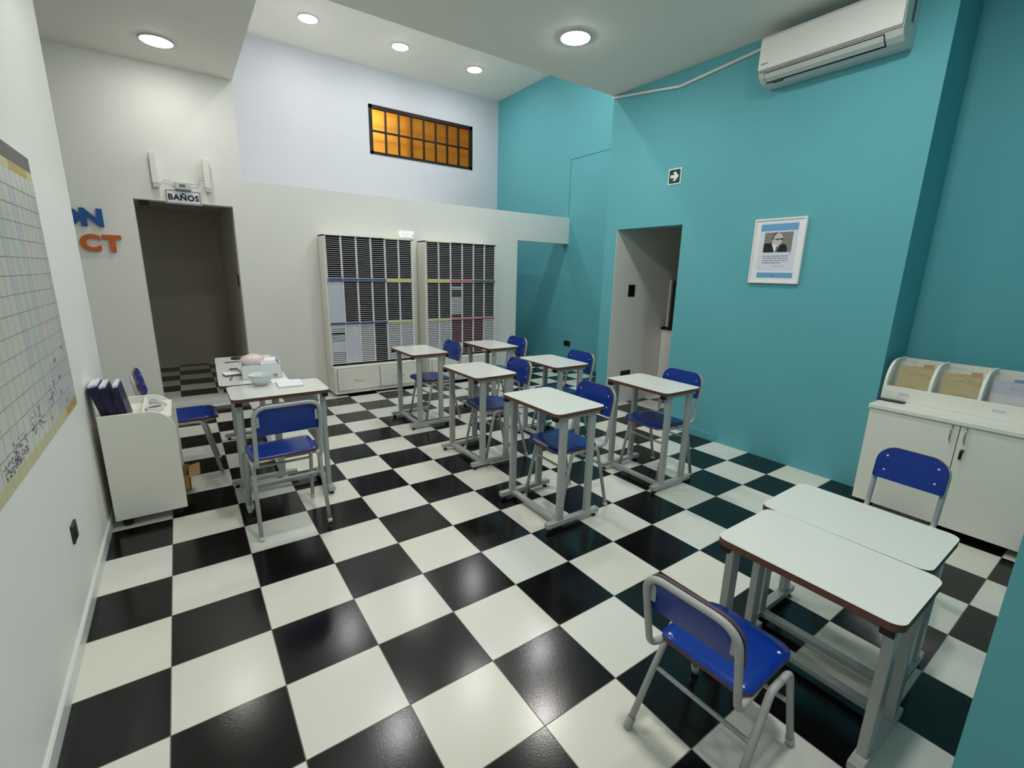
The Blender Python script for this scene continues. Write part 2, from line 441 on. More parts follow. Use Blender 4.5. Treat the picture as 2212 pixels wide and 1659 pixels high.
dh = downlight(1.955, 5.585, ZH, 'round white downlight on the raised ceiling, farthest from the teal wall')
for ch_ in dh.children:
    if ch_.name.startswith('diffuser'): ch_.data.materials[0] = LAMPH
dd = downlight(0.276, 3.773, ZC, 'round white downlight on the low ceiling above the BAÑOS door')
for ch_ in dd.children:
    if ch_.name.startswith('diffuser'): ch_.data.materials[0] = LAMPD
downlight(3.20, 5.585, ZH, 'round white downlight on the raised ceiling above the amber window, middle of three', dh)
downlight(4.44, 5.585, ZH, 'round white downlight on the raised ceiling, nearest the teal wall', dh)
for i, x in enumerate((1.98, 3.20, 4.44)):
    d_ = downlight(x, 3.36, ZH, 'round white downlight on the raised ceiling, seen only as a glow on the tiles', None if i == 0 else d2)
    if i == 0:
        d2 = d_
        for ch_ in d2.children:
            if ch_.name.startswith('diffuser'): ch_.data.materials[0] = LAMPH2
for x, y in ((0.9, 1.5), (3.0, -0.45)):  # both out of view; the first is added for brightness
    downlight(x, y, ZC, 'unseen round white downlight on the low ceiling above the top of the picture', d0)
df = downlight(1.2, -1.15, ZC, 'unseen round white downlight on the low ceiling above the top of the picture')  # added unseen lamp, brightens faces turned towards the camera
for ch_ in df.children:
    if ch_.name.startswith('diffuser'): ch_.data.materials[0] = FILLF

# ------------------------------------------------------------------ chairs
def bend_path(pts, r): return fillet(pts, r, 7)
def make_chair(child, label):
    g = 'blue school chairs'
    t = thing('school_chair', label, 'chair', (0, 0, 0), 0, g)
    # seat top, back top, panel bottom, half widths of feet / seat / back, seat front and rear, loop foot, lean
    H, BT, BB, WF, W, lw, sx0, sx1, bx0, lean, fx, rx = {
        0: (0.455, 0.800, 0.618, 0.188, 0.186, 0.170, -0.210, 0.110, 0.190, 0.060, -0.19, 0.205),
        1: (0.365, 0.648, 0.492, 0.176, 0.153, 0.148, -0.205, 0.118, 0.160, 0.060, -0.205, 0.190),
        2: (0.390, 0.700, 0.540, 0.174, 0.145, 0.136, -0.185, 0.100, 0.130, 0.050, -0.205, 0.205)}[child]
    r = 0.0115
    ht = H - 0.012 - r                     # axis height of the tube under the seat
    FT, RT, YT = (-0.105, 0.105, W - 0.006) if child == 0 else (-0.115, 0.005, W + 0.014)
    for sgn, nm in ((-1, 'near'), (1, 'far')):
        yt = sgn * YT
        mx = (FT + RT) / 2
        ftop = (FT, yt, ht - 0.4 * r); rtop = (RT, yt, ht - 0.4 * r)
        foot_f = (fx, sgn * WF, 0.012); foot_r = (rx, sgn * WF, 0.012)
        MB().tube(bend_path([foot_f, ftop, (mx, yt, ht - 0.4 * r)], [0, 0.04, 0]), r, 14).build('leg', STEEL, t)
        MB().tube(bend_path([(mx, yt, ht - 0.4 * r), rtop, foot_r], [0, 0.04, 0]), r, 14).build('leg', STEEL, t)
        for p, q in ((foot_f, ftop), (foot_r, rtop)):
            d = (Vector(q) - Vector(p)).normalized()
            b = Vector(p); b.z = 0.0
            MB().tube([Vector(p) - d * 0.0125 , Vector(p) + d * 0.025], r + 0.003, 14).build('foot_cap', STEEL if child else BLACK, t) if child else MB().tube([Vector(p) - d * 0.0125, Vector(p) + d * 0.012], r + 0.002, 14).build('foot_cap', ACG, t)
    # cross bars between the front legs and between the rear legs
    for (bx, top_x) in ((fx, FT), (rx, RT)):
        zb = ht * (0.58 if child else 0.73); f = zb / ht
        x = bx + (top_x - bx) * f; y = WF + (YT - WF) * f
        MB().tube([(x, -y, zb), (x, y, zb)], 0.008, 12).build('cross_bar', STEEL, t)
    # seat rail and back loop in one bent tube
    lx0 = sx0 + 0.03; ly = W - 0.012
    pts = [(0.0, 0, 0)]
    loop = [(sx0 + 0.15, -(ly - 0.02), ht), (lx0, -(ly - 0.02), ht), (lx0, (ly - 0.02), ht), (bx0, lw, ht), (bx0 + lean, lw, BT - r), (bx0 + lean, -lw, BT - r), (bx0, -lw, ht), (sx0 + 0.15, -(ly - 0.02), ht)]
    lp = fillet(loop, [0, 0.035, 0.035, 0.055, 0.075, 0.075, 0.055, 0], 9)
    MB().tube(lp, r, 14).build('back_frame', STEEL, t)
    # seat
    prof = rrect(sx0, sx1, -(W - 0.002), W - 0.002, 0.05, 7, (0.075, 0.04, 0.04, 0.075))
    s = MB(); N = len(prof); cx = (sx0 + sx1) / 2
    def zz(x, y):
        u = max(0.0, (sx0 + 0.07 - x) / 0.07)
        return -0.012 * u * u - 0.004 * (1 - (y / W) ** 2) * 0.5
    rings = []
    for f in (1.0, 0.8, 0.55, 0.25):
        rings.append([(cx + (a - cx) * f, b * f) for a, b in prof])
    vs = []
    for ring in rings: vs += [(a, b, H + zz(a, b)) for a, b in ring]
    vs.append((cx, 0, H + zz(cx, 0))); nT = len(vs)
    fs = []; mi = []
    for i in range(3):
        for j in range(N):
            k = (j + 1) % N; fs.append((i * N + j, i * N + k, (i + 1) * N + k, (i + 1) * N + j))
    for j in range(N): fs.append((3 * N + j, 3 * N + (j + 1) % N, nT - 1))
    s.add(vs + [(a, b, c - 0.012) for a, b, c in vs], fs + [tuple(q + nT for q in f)[::-1] for f in fs], 0)
    o = len(s.f)
    for j in range(N):
        k = (j + 1) % N; s.f.append([j, k, nT + k, nT + j]); s.m.append(1); s.sm.append(False)
    for i in range(len(s.sm) - N): s.sm[i] = True
    s.build('seat', [BLUE, PLY], t)
    # back panel, bolted to the front of the loop
    xb = bx0 + lean * (BB - H) / (BT - H) - r - 0.006
    pp = rrect(-lw - 0.006, lw + 0.006, BB, BT + 0.003, 0.03, 7, (0.012, 0.012, 0.075, 0.075))
    b = MB(); n = len(pp); ang = lean / (BT - H)
    front = [(xb - 0.006 + (q - BB) * ang + 0.012 * (1 - (p / lw) ** 2), p, q) for p, q in pp]
    # gentle curve across the width: build as strips
    b.v = front + [(x + 0.011, y, z) for x, y, z in front]
    b.f = [list(range(n)), list(range(n, 2 * n))[::-1]]; b.m = [0, 0]; b.sm = [False, False]
    for j in range(n):
        k = (j + 1) % n; b.f.append([j, k, n + k, n + j]); b.m.append(1); b.sm.append(False)
    bo = b.build('backrest', [BLUE, PLY], t)
    bm = bmesh.new(); bm.from_mesh(bo.data); bmesh.ops.triangulate(bm, faces=[f for f in bm.faces if len(f.verts) > 4]); bm.to_mesh(bo.data); bm.free()
    zc = (BB + BT) / 2
    for sg in (-1, 1):
        MB().box(xb + 0.006 + (zc - BB) * ang, xb + 0.013 + (zc - BB) * ang, sg * (lw - 0.017) - 0.011, sg * (lw - 0.017) + 0.011, zc - 0.035, zc + 0.03).build('bracket', STEEL, t, bevel=0.003)
    scr = None
    def screw(x, y, z, ax):
        m = MB()
        if ax == 'z': m.lathe([(0.006, 0), (0.0055, 0.002), (0.0, 0.003)], (0, 0, 0), 12)
        else:
            m.lathe([(0.006, 0), (0.0055, 0.002), (0.0, 0.003)], (0, 0, 0), 12); m.xf(Matrix.Rotation(-PI / 2, 4, 'Y'))
        m.build('screw', SCREW, t, (x, y, z))
    for sg in (-1, 1):
        screw(sx1 - 0.03, sg * (W - 0.03), H + zz(sx1 - 0.03, W - 0.03) + 0.0002, 'z')
        screw(sx0 + 0.075, sg * (W - 0.03), H + zz(sx0 + 0.075, W - 0.03) + 0.0002, 'z')
        for q in (-0.036, 0.036):
            z = zc + q; y = sg * (lw - 0.035)
            screw(xb - 0.006 + (z - BB) * ang + 0.012 * (1 - (y / lw) ** 2) - 0.0005, y, z, 'x')
    return t

ch = make_chair(0, 'blue school chair tucked under the front middle desk nearest the viewer')
ch.location = (2.185, 0.535, 0); ch.rotation_euler = (0, 0, math.radians(-2))
dup(ch, (2.275, 1.545, 0), math.radians(-4), 'blue school chair at the second desk of the column farther from the teal wall', 'blue school chairs')
dup(ch, (2.265, 2.71, 0), math.radians(1), 'blue school chair at the desk in front of the left pigeonhole cabinet', 'blue school chairs')
dup(ch, (3.115, 0.52, 0), math.radians(-3), 'blue school chair beside the teal wall under the framed portrait', 'blue school chairs')
dup(ch, (3.04, 1.59, 0), math.radians(-2), 'blue school chair at the middle desk of the column nearer the teal wall', 'blue school chairs')
dup(ch, (3.09, 2.70, 0), math.radians(-1), 'blue school chair at the farthest desk in front of the right pigeonhole cabinet', 'blue school chairs')
dup(ch, (0.595, 1.31, 0), -PI / 2 + math.radians(2), 'blue school chair seen from behind at the long side of the paper-strewn desks', 'blue school chairs')
dup(ch, (0.115, 2.42, 0), PI, 'blue school chair half hidden behind the white trolley', 'blue school chairs')
cc = make_chair(1, 'low blue child chair in the right foreground seen from behind')
cc.location = (1.48, -1.0, 0); cc.rotation_euler = (0, 0, PI + math.radians(1))
c3 = make_chair(2, 'low blue child chair between the low desks and the white cupboard')
c3.location = (2.875, -1.02, 0); c3.rotation_euler = (0, 0, math.radians(-3))

# ------------------------------------------------------------------ desks
def make_desk(child, label, wx=0.195, wy=0.283):
    g = 'white school desks'
    t = thing('school_desk', label, 'desk', (0, 0, 0), 0, g)
    H = 0.578 if child else 0.742
    th = 0.026 if child else 0.022
    top = MB().prism(rrect(-wx, wx, -wy, wy, 0.04, 7), H - th, H - 0.0012, 'z', 1, 1)
    top.prism(rrect(-wx, wx, -wy, wy, 0.04, 7), H - 0.0012, H, 'z', 0, 0)
    top.build('tabletop', [LAMW, PLY], t)
    pw, pt = (0.026, 0.015) if child else (0.0225, 0.014)
    ly = wy - 0.035
    for sy in (-1, 1):
        y = sy * ly
        for x in (-0.115, 0.112):
            MB().box(x - pw, x + pw, y - pt, y + pt, 0.055, H - th - 0.024).build('leg', STEEL, t, bevel=0.003)
        MB().box(-0.19 if child else -0.215, 0.185 if child else 0.205, y - 0.02, y + 0.02, 0.024, 0.055).build('foot_bar', STEEL, t, bevel=0.003)
        rail = MB().box(-0.17, 0.165, y - 0.016, y + 0.016, H - th - 0.024, H - th)
        rail.build('rail', STEEL, t, bevel=0.002)
        for x in (-0.181, 0.176):
            MB().box(x - 0.011, x + 0.011, y - 0.018, y + 0.018, H - th - 0.026, H - th - 0.001).build('end_cap', BLACK, t)
        for x in ((-0.168, 0.162) if child else (-0.185, 0.175)):
            MB().lathe([(0.016, 0), (0.017, 0.006), (0.010, 0.012), (0.008, 0.024)], (x, y, 0), 14).build('glide', BLACK, t)
    MB().box(-0.135, -0.097, -ly + 0.02, ly - 0.02, 0.027, 0.052).build('stretcher', STEEL, t, bevel=0.003)
    return t
dk = make_desk(False, 'white school desk standing nearest the viewer in the middle of the floor')
dk.location = (2.045, 0.538, 0)
G = 'white school desks'
dup(dk, (2.125, 1.568, 0), math.radians(0.5), 'white school desk second from the front, column farther from the teal wall', G)
dup(dk, (2.105, 2.70, 0), 0, 'white school desk in front of the left pigeonhole cabinet', G)
dup(dk, (3.005, 0.525, 0), math.radians(-1), 'white school desk nearest the right doorway, beside the teal wall', G)
dup(dk, (2.925, 1.58, 0), math.radians(-1), 'white school desk second from the front, column nearer the teal wall', G)
dup(dk, (2.955, 2.69, 0), 0, 'white school desk in front of the right pigeonhole cabinet', G)
dup(dk, (0.652, 1.677, 0), -PI / 2, 'white school desk with the notepad on it, by the chair seen from behind', G)
lt = make_desk(False, 'long white table under the lidless box, calculator and black disc', 0.212, 0.59)
lt.location = (0.566, 2.488, 0); lt.rotation_euler = (0, 0, PI - math.radians(2.0)); lt['group'] = G
cd = make_desk(True, 'low white child desk in the right foreground, nearer of the pair pushed together')
cd.location = (1.92, -1.087, 0); cd.rotation_euler = (0, 0, PI)
dup(cd, (2.313, -1.048, 0), math.radians(0.5), 'low white child desk on the cupboard side of the pair pushed together', G)

# ------------------------------------------------------------------ pigeonhole cabinets
TIERS = [(1.412, 1.880), (0.892, 1.366), (0.388, 0.862)]
TIER_WORD = ['top', 'middle', 'bottom']
ORD = ['first', 'second', 'third', 'fourth', 'fifth', 'sixth', 'seventh', 'eighth', 'ninth', 'tenth', 'eleventh', 'twelfth', 'thirteenth', 'fourteenth', 'fifteenth', 'sixteenth', 'seventeenth', 'eighteenth', 'nineteenth', 'twentieth']
NS = 20
YF = 4.12
def cabinet(x0, x1, cx0, cx1, label, ledges, pinks):
    t = thing('pigeonhole_cabinet', label, 'cabinet', ((x0 + x1) / 2, YB, 0), 0, 'pigeonhole cabinets')
    ox, oy = -(x0 + x1) / 2, -YB
    def B(m, name, mats, parent=t, **kw):
        if parent is t: m.v = [(x + ox, y + oy, z) for x, y, z in m.v]
        return m.build(name, mats, parent, **kw)
    # base with two drawers
    b = MB().box(x0, x1, 4.035, YB - 0.015, 0.03, 0.362)
    B(b, 'base', CREAM, bevel=0.004)
    kx = MB().box(x0 + 0.03, x1 - 0.03, 4.09, YB - 0.03, 0, 0.03); B(kx, 'plinth', BLACK)
    mid = (x0 + x1) / 2
    for a, c_ in ((x0 + 0.032, mid - 0.004), (mid + 0.004, x1 - 0.032)):
        gap = MB().box(a - 0.004, c_ + 0.004, 4.0335, 4.036, 0.071, 0.343)
        B(gap, 'drawer_gap', CREAMD)
        d = MB().box(a, c_, 4.018, 4.034, 0.075, 0.339)
        dr = B(d, 'drawer', CREAM, bevel=0.002)
        hx = (a + c_) / 2 + ox
        hp = fillet([(hx - 0.055, 4.018 + oy, 0.195), (hx - 0.045, 4.0 + oy, 0.195), (hx + 0.045, 4.0 + oy, 0.197), (hx + 0.055, 4.018 + oy, 0.197)], 0.012, 5)
        MB().tube(hp, 0.0045, 10).build('handle', CHROME, dr)
    # carcass above
    cs = MB().box(cx0 - 0.018, cx0 - 0.001, YF + 0.004, YB - 0.015, 0.362, 1.895).box(cx1 + 0.001, cx1 + 0.018, YF + 0.004, YB - 0.015, 0.362, 1.895)
    cs.box(cx0 - 0.018, cx1 + 0.018, YF + 0.004, YB - 0.015, 1.881, 1.895).box(cx0 - 0.018, cx1 + 0.018, YB - 0.02, YB - 0.014, 0.362, 1.895)
    B(cs, 'carcass', CREAM)
    cw = (cx1 - cx0) / 6
    for ti, (z0, z1) in enumerate(TIERS):
        for ci in range(6):
            a = cx0 + cw * ci; c_ = a + cw; p = (z1 - z0) / NS
            m = MB()
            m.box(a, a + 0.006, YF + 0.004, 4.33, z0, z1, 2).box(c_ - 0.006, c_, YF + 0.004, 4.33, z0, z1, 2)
            m.box(a, a + 0.011, YF, YF + 0.004, z0, z1, 1).box(c_ - 0.011, c_, YF, YF + 0.004, z0, z1, 1)
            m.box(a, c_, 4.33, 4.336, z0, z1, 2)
            lm = 3 if (ti, ci) in pinks else 0
            for s_ in range(NS):
                z = z0 + p * s_
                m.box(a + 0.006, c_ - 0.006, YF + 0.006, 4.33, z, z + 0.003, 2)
                m.box(a + 0.010, c_ - 0.010, YF + 0.002, YF + 0.006, z, z + 0.0078, lm)
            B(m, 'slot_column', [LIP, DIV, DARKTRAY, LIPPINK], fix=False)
        zt0 = z1; zt1 = TIERS[ti - 1][0] if ti else 1.893
        for ci in range(6):
            a = cx0 + cw * ci; c_ = a + cw
            cm = ledges[ti][ci]
            m = MB().box(a + 0.001, c_ - 0.001, YF - 0.006, YF + 0.01, zt0 + 0.001, zt1 - 0.001, 0)
            if cm is not LYEL:
                h = (zt1 - zt0)
                m.box(a + 0.012, c_ - 0.001, YF - 0.008, YF - 0.006, zt0 + h * 0.16, zt0 + h * 0.36, 1)
                m.box(a + 0.012, c_ - 0.001, YF - 0.008, YF - 0.006, zt0 + h * 0.58, zt0 + h * 0.80, 1)
            B(m, 'label_strip', [LIPPINK if cm is LRED else cm, NAVY if cm is LBLUE else DARKTRAY if cm is LIP else LRED], fix=False)
    return t
BL, YE_, RD, GR = LBLUE, LYEL, LRED, LIP
cabinet(1.603, 2.70, 1.612, 2.662, 'tall cream pigeonhole cabinet with blue strips, under the digital clock',
        [[GR] * 4 + [YE_] * 2, [BL] * 4 + [YE_] * 2, [BL] * 4 + [YE_] * 2], set())
LIPR = LRED
cabinet(2.845, 3.945, 2.862, 3.922, 'tall cream pigeonhole cabinet with red strips, beside the white wall end',
        [[YE_] * 2 + [GR] * 4, [YE_] * 2 + [RD] * 2 + [GR] * 2, [YE_] * 2 + [RD] * 4], {(2, 2), (2, 3), (2, 4)})
paper_cache = {}
def papers(cab, cx0, cx1, ti, ci, slots, frac, m, wd):
    cw = (cx1 - cx0) / 6; a = cx0 + cw * ci; z0, z1 = TIERS[ti]; p = (z1 - z0) / NS
    key = (round(cw, 4), frac, m.name)
    for s_ in slots:
        sl = NS - 1 - s_
        z = z0 + p * sl + 0.003
        if key not in paper_cache:
            h = p * frac
            o = MB().box(-(cw / 2 - 0.013), cw / 2 - 0.013, 0, 0.2, 0, h).build('worksheet_stack', m)
            paper_cache[key] = o.data
        else:
            o = bpy.data.objects.new('worksheet_stack', paper_cache[key]); COL.objects.link(o)
        o.location = (a + cw / 2 + random.uniform(-0.001, 0.001), YF + 0.0005, z + 0.0035)
        tag(o, '%s worksheets in the %s slot down, %s column of the %s tier, %s cabinet' % (wd, ORD[s_], ORD[ci], TIER_WORD[ti], cab), 'paper stack', 'worksheets in the pigeonholes')
A1 = ('left', 1.612, 2.662); A2 = ('right', 2.862, 3.922)
FULL, HALF = 0.70, 0.40
papers(*A1, 1, 0, range(20), FULL, PAPERB, 'white')
papers(*A1, 2, 0, [0, 1, 9, 10, 11, 12, 13], FULL, PAPERB, 'white')
papers(*A1, 2, 0, [2, 3, 5, 6, 7, 8, 14, 15, 16, 17, 18, 19], HALF, PAPER, 'white')
papers(*A1, 2, 1, range(20), FULL, PAPERB, 'white')
papers(*A1, 2, 2, range(20), HALF, PAPER, 'white')
papers(*A1, 2, 4, range(20), HALF, PAPER, 'white')
papers(*A1, 2, 5, range(20), 0.48, PAPERB, 'white')
papers(*A2, 1, 2, [2, 3, 8, 9, 10, 11, 12, 13, 14, 15, 16, 17], HALF, PAPER, 'white')
papers(*A2, 2, 0, range(20), HALF, PAPER, 'white')
papers(*A2, 2, 1, range(20), HALF, PAPER, 'white')
papers(*A2, 2, 5, range(20), HALF, PAPER, 'white')

# ------------------------------------------------------------------ digital clock
ck = thing('digital_clock', 'glowing white digital clock reading 10:02 above the left pigeonhole cabinet', 'clock', (2.69, YB, 1.975))
SEG = {'0': 'abcdef', '1': 'bc', '2': 'abged'}
def digit(chv, x):
    m = MB(); w_, h_ = 0.034, 0.068; t_ = 0.0036
    P = {'a': (x - w_/2, x + w_/2, h_/2 - t_, h_/2 + t_), 'g': (x - w_/2, x + w_/2, -t_, t_), 'd': (x - w_/2, x + w_/2, -h_/2 - t_, -h_/2 + t_),
         'f': (x - w_/2 - t_, x - w_/2 + t_, 0, h_/2), 'b': (x + w_/2 - t_, x + w_/2 + t_, 0, h_/2), 'e': (x - w_/2 - t_, x - w_/2 + t_, -h_/2, 0), 'c': (x + w_/2 - t_, x + w_/2 + t_, -h_/2, 0)}
    for s_ in SEG[chv]:
        a, b, c_, d = P[s_]; m.box(a, b, -0.022, -0.008, c_, d)
    m.build('digit', LED, ck)
for chv, x in zip('1002', (-0.098, -0.046, 0.030, 0.082)): digit(chv, x)
MB().box(-0.009, 0.001, -0.022, -0.008, 0.012, 0.024).box(-0.009, 0.001, -0.022, -0.008, -0.024, -0.012).build('colon', LED, ck)
MB().box(-0.10, 0.10, -0.008, -0.001, -0.003, 0.003).build('mounting_bar', ACW, ck)

# ------------------------------------------------------------------ sign, emergency light, letters on the back wall
sg = thing('restroom_sign', 'white BAÑOS sign with a black border above the left doorway', 'sign', (0.337, YB, 2.18))
MB().prism(rrect(-0.148, 0.148, -0.066, 0.066, 0.008), -0.012, -0.002, 'y').build('sign_plate', PAPER, sg)
bd = MB()
for a, b, c_, d in ((-0.142, 0.142, 0.056, 0.061), (-0.142, 0.142, -0.061, -0.056), (-0.142, -0.137, -0.061, 0.061), (0.137, 0.142, -0.061, 0.061)):
    bd.box(a, b, -0.0132, -0.012, c_, d)
bd.build('border', INK, sg)
text('lettering', 'BAÑOS', 0.074, INK, sg, (0, -0.0125, -0.006), (PI / 2, 0, 0), 0.0006, 0.0030, spacing=1.10)

em = thing('emergency_light', 'white emergency light with two upright lamp heads above the BAÑOS sign', 'emergency light', (0.343, YB, 2.283))
MB().box(-0.066, 0.066, -0.07, -0.001, -0.034, 0.034).build('battery_box', ACG, em, bevel=0.006)
MB().box(-0.03, 0.02, -0.073, -0.07, -0.012, 0.012).build('indicator_panel', INKG, em)
for x, zt in ((-0.216, 0.0), (0.212, 0.0)):
    pr = rrect(-0.027, 0.027, -0.10, 0.185, 0.016, 5)
    h = MB().prism(pr, -0.055, -0.006, 'y'); h.v = [(a + x, b, c_ + 0.10) for a, b, c_ in h.v]
    lh = h.build('lamp_head', ACW, em, bevel=0.006, bseg=3)
    MB().box(x - 0.024, x + 0.024, -0.052, -0.006, -0.035, -0.001).build('clip', ACG, lh, bevel=0.003)
cb = MB()
cb.tube(fillet([(-0.06, -0.02, 0.02), (-0.10, -0.02, 0.045), (-0.15, -0.014, 0.045), (-0.19, -0.01, 0.0), (-0.20, -0.01, -0.035), (-0.235, -0.01, 0.02), (-0.22, -0.02, 0.08)], 0.03, 5), 0.0025, 8)
cb.tube(fillet([(0.06, -0.02, 0.03), (0.10, -0.02, 0.03), (0.13, -0.014, 0.04), (0.15, -0.012, 0.10), (0.19, -0.02, 0.11)], 0.03, 5), 0.0025, 8)
cb.build('cable', ACG, em)

def wall_letter(chv, x, z, m, lab, h=0.142):
    o = text('wall_letter', chv, h / 0.69, m, None, (x, YB - 0.014, z), (PI / 2, 0, 0), 0.011, 0.0105, sx=1.06)
    tag(o, lab, 'letter', 'raised letters on the white wall')
wall_letter('O', -0.572, 1.922, LETBLUE, 'raised blue letter O cut off by the edge of the left wall')
wall_letter('N', -0.395, 1.922, LETBLUE, 'raised blue letter N on the white wall left of the doorway')
wall_letter('C', -0.435, 1.695, LETOR, 'raised orange letter C on the white wall below the blue N', 0.135)
wall_letter('T', -0.275, 1.695, LETOR, 'raised orange letter T on the white wall, nearest the doorway', 0.135)

# small things by the left doorway
tag(MB().box(-0.035, 0.045, YB + 0.10, YB + 0.15, 2.085, 2.131).build('door_closer', BLACK), 'black door closer in the dark top corner of the BAÑOS doorway', 'door closer')
tag(MB().box(0.766, 0.775, 4.70, 4.79, 1.29, 1.43).build('light_switch', BLACK, bevel=0.003), 'black light switch just inside the BAÑOS doorway', 'switch')

# ------------------------------------------------------------------ trolley
tr = thing('white_trolley', 'white wheeled trolley with a rounded corner against the left wall', 'trolley', (-0.09, 1.90, 0))
ox, oy = 0.09, -1.90
TY0, TY1 = 1.665, 2.12
X0, X1 = -0.262, 0.083
pr = rrect(X0 + ox, X1 + ox, 0.058, 0.69, 0.11, 9, (0.0, 0.0, 0.13, 0.0))
MB().prism(pr, TY0 + oy, TY0 + oy + 0.018, 'y').build('side_panel', CREAM, tr, bevel=0.0015)
MB().prism(pr, TY1 + oy - 0.018, TY1 + oy, 'y').build('side_panel', CREAM, tr, bevel=0.0015)
MB().box(X0 + ox, X0 + ox + 0.016, TY0 + oy + 0.018, TY1 + oy - 0.018, 0.058, 0.66).build('back_panel', CREAM, tr)
for z in (0.075, 0.34, 0.63):
    MB().box(X0 + ox + 0.016, X1 + ox - 0.015, TY0 + oy + 0.018, TY1 + oy - 0.018, z, z + 0.016).build('shelf', CREAM, tr)
MB().box(-0.07 + ox, -0.056 + ox, TY0 + oy + 0.018, TY1 + oy - 0.018, 0.646, 0.68).build('divider', CREAM, tr)
for x in (X0 + 0.05, X1 - 0.05):
    for y in (TY0 + 0.05, TY1 - 0.05):
        cm = MB().cyl((x + ox, y + oy - 0.011, 0.026), (x + ox, y + oy + 0.011, 0.026), 0.026, 20).cyl((x + ox, y + oy, 0.03), (x + ox, y + oy, 0.058), 0.012, 12)
        cm.build('castor', BLACK, tr)
# folders standing in the trolley
def folder(x, y, lean, label, th, h=0.26, papers_=True):
    t = thing('navy_folder', label, 'folder', (x, y, 0.6465), 0, 'navy folders in the trolley')
    t.rotation_euler = (0, lean, 0)
    MB().box(-th / 2, -th / 2 + 0.003, -0.10, 0.10, 0.0, h).box(th / 2 - 0.003, th / 2, -0.10, 0.10, 0.0, h).box(-th / 2, th / 2, -0.103, -0.10, 0.0, h).build('cover', NAVY, t)
    MB().box(-th / 2 + 0.004, th / 2 - 0.004, -0.095, 0.097, 0.003, h + 0.012).build('sheets', PAPERB, t)
folder(-0.217, 1.83, math.radians(-13), 'thick navy folder leaning against the left wall in the trolley', 0.045, 0.205)
folder(-0.178, 1.80, math.radians(-12), 'navy folder with white sheets, second from the left wall in the trolley', 0.032, 0.20)
folder(-0.135, 1.80, math.radians(-9), 'slim navy folder standing farthest from the left wall in the trolley', 0.026, 0.195)
# tape roll and tape dispenser in the top tray
cup = thing('round_pot', 'wide white pot with its inner shade painted dark on top of the trolley', 'pot', (-0.012, 1.84, 0.6463))
MB().lathe([(0.0, 0.0), (0.044, 0.0), (0.048, 0.026), (0.049, 0.031), (0.040, 0.031), (0.038, 0.026), (0.037, 0.005), (0.0, 0.005)], (0, 0, 0), 36).build('shell', ACW, cup)
MB().lathe([(0.0, 0.020), (0.0375, 0.020), (0.0375, 0.022), (0.0, 0.022)], (0, 0, 0), 36).build('inner_shade', OUTG, cup)  # dark disc stands in for the shade inside the hollow
td = thing('tape_dispenser', 'small white desk tape dispenser behind the tape roll on the trolley', 'tape dispenser', (-0.005, 1.95, 0.6463))
MB().prism([(-0.04, 0), (0.05, 0), (0.05, 0.012), (0.015, 0.035), (-0.03, 0.045), (-0.04, 0.03)], -0.02, 0.02, 'y').build('body', ACG, td, bevel=0.003)
MB().tube([(-0.012, -0.01, 0.034), (-0.012, 0.01, 0.034)], 0.022, 20).build('tape', PAPERB, td)
# cardboard box on a lower shelf
cbx = thing('cardboard_box', 'open brown cardboard box poking out of the bottom of the trolley', 'box', (0.02, 1.95, 0.0915))
m = MB().box(-0.07, 0.09, -0.11, -0.106, 0, 0.10).box(-0.07, 0.09, 0.106, 0.11, 0, 0.10).box(-0.07, -0.066, -0.11, 0.11, 0, 0.10).box(0.086, 0.09, -0.11, 0.11, 0, 0.085).box(-0.07, 0.09, -0.11, 0.11, 0, 0.004)
m.build('tray', CARD, cbx)
MB().prism([(0.088, 0.084), (0.150, 0.100), (0.150, 0.103), (0.088, 0.088)], -0.11, 0.11, 'y').build('flap', CARD, cbx)

# ------------------------------------------------------------------ things on the paper-strewn desks
ZD = 0.7422
bx = thing('storage_box', 'white lidless box full of bags and papers on the desks', 'box', (0.62, 2.19, ZD), math.radians(-4))
hw, hd, hh = 0.125, 0.16, 0.098
m = MB().box(-hw, hw, -hd, -hd + 0.004, 0, hh).box(-hw, hw, hd - 0.004, hd, 0, hh).box(-hw, -hw + 0.004, -hd, hd, 0, hh).box(hw - 0.004, hw, -hd, hd, 0, hh).box(-hw, hw, -hd, hd, 0, 0.004)
m.build('tray', BOXP, bx)
MB().box(0.068, 0.098, -hd - 0.0006, -hd, 0.018, 0.026).box(0.072, 0.094, -hd - 0.0006, -hd, 0.010, 0.014).build('printed_mark', INKG, bx)
bag = MB(); rnd = random.Random(3)
R_, S_ = 9, 18; vs = []
for i in range(R_):
    ph = PI * i / (R_ - 1)
    for j in range(S_):
        th = 2 * PI * j / S_; kk = 1 + rnd.uniform(-0.08, 0.08)
        vs.append((0.085 * math.sin(ph) * math.cos(th) * kk, 0.10 * math.sin(ph) * math.sin(th) * kk, 0.055 - 0.052 * math.cos(ph) * kk))
fs = []
for i in range(R_ - 1):
    for j in range(S_):
        k2 = (j + 1) % S_; fs.append((i * S_ + j, i * S_ + k2, (i + 1) * S_ + k2, (i + 1) * S_ + j))
bag.add(vs, fs, 0, True)
o = bag.build('plastic_bag', PINK, None, (0.575, 2.24, ZD + 0.04)); tag(o, 'crumpled pale pink plastic bag bulging out of the white box', 'bag')
for i, (dx, dy, rz, lab) in enumerate(((0.045, 0.02, 6, 'sheaf of white papers lying in the white box beside the bag'), (0.055, 0.05, -8, 'loose white papers on top of the sheaf in the white box'))):
    p = MB().box(-0.055, 0.055, -0.08, 0.08, 0, 0.012).build('paper_sheaf', PAPER, None, (0.62 + dx, 2.19 + dy, ZD + 0.078 + i * 0.0125)); p.rotation_euler = (0, 0, math.radians(rz))
    tag(p, lab, 'papers', 'papers in the white box')
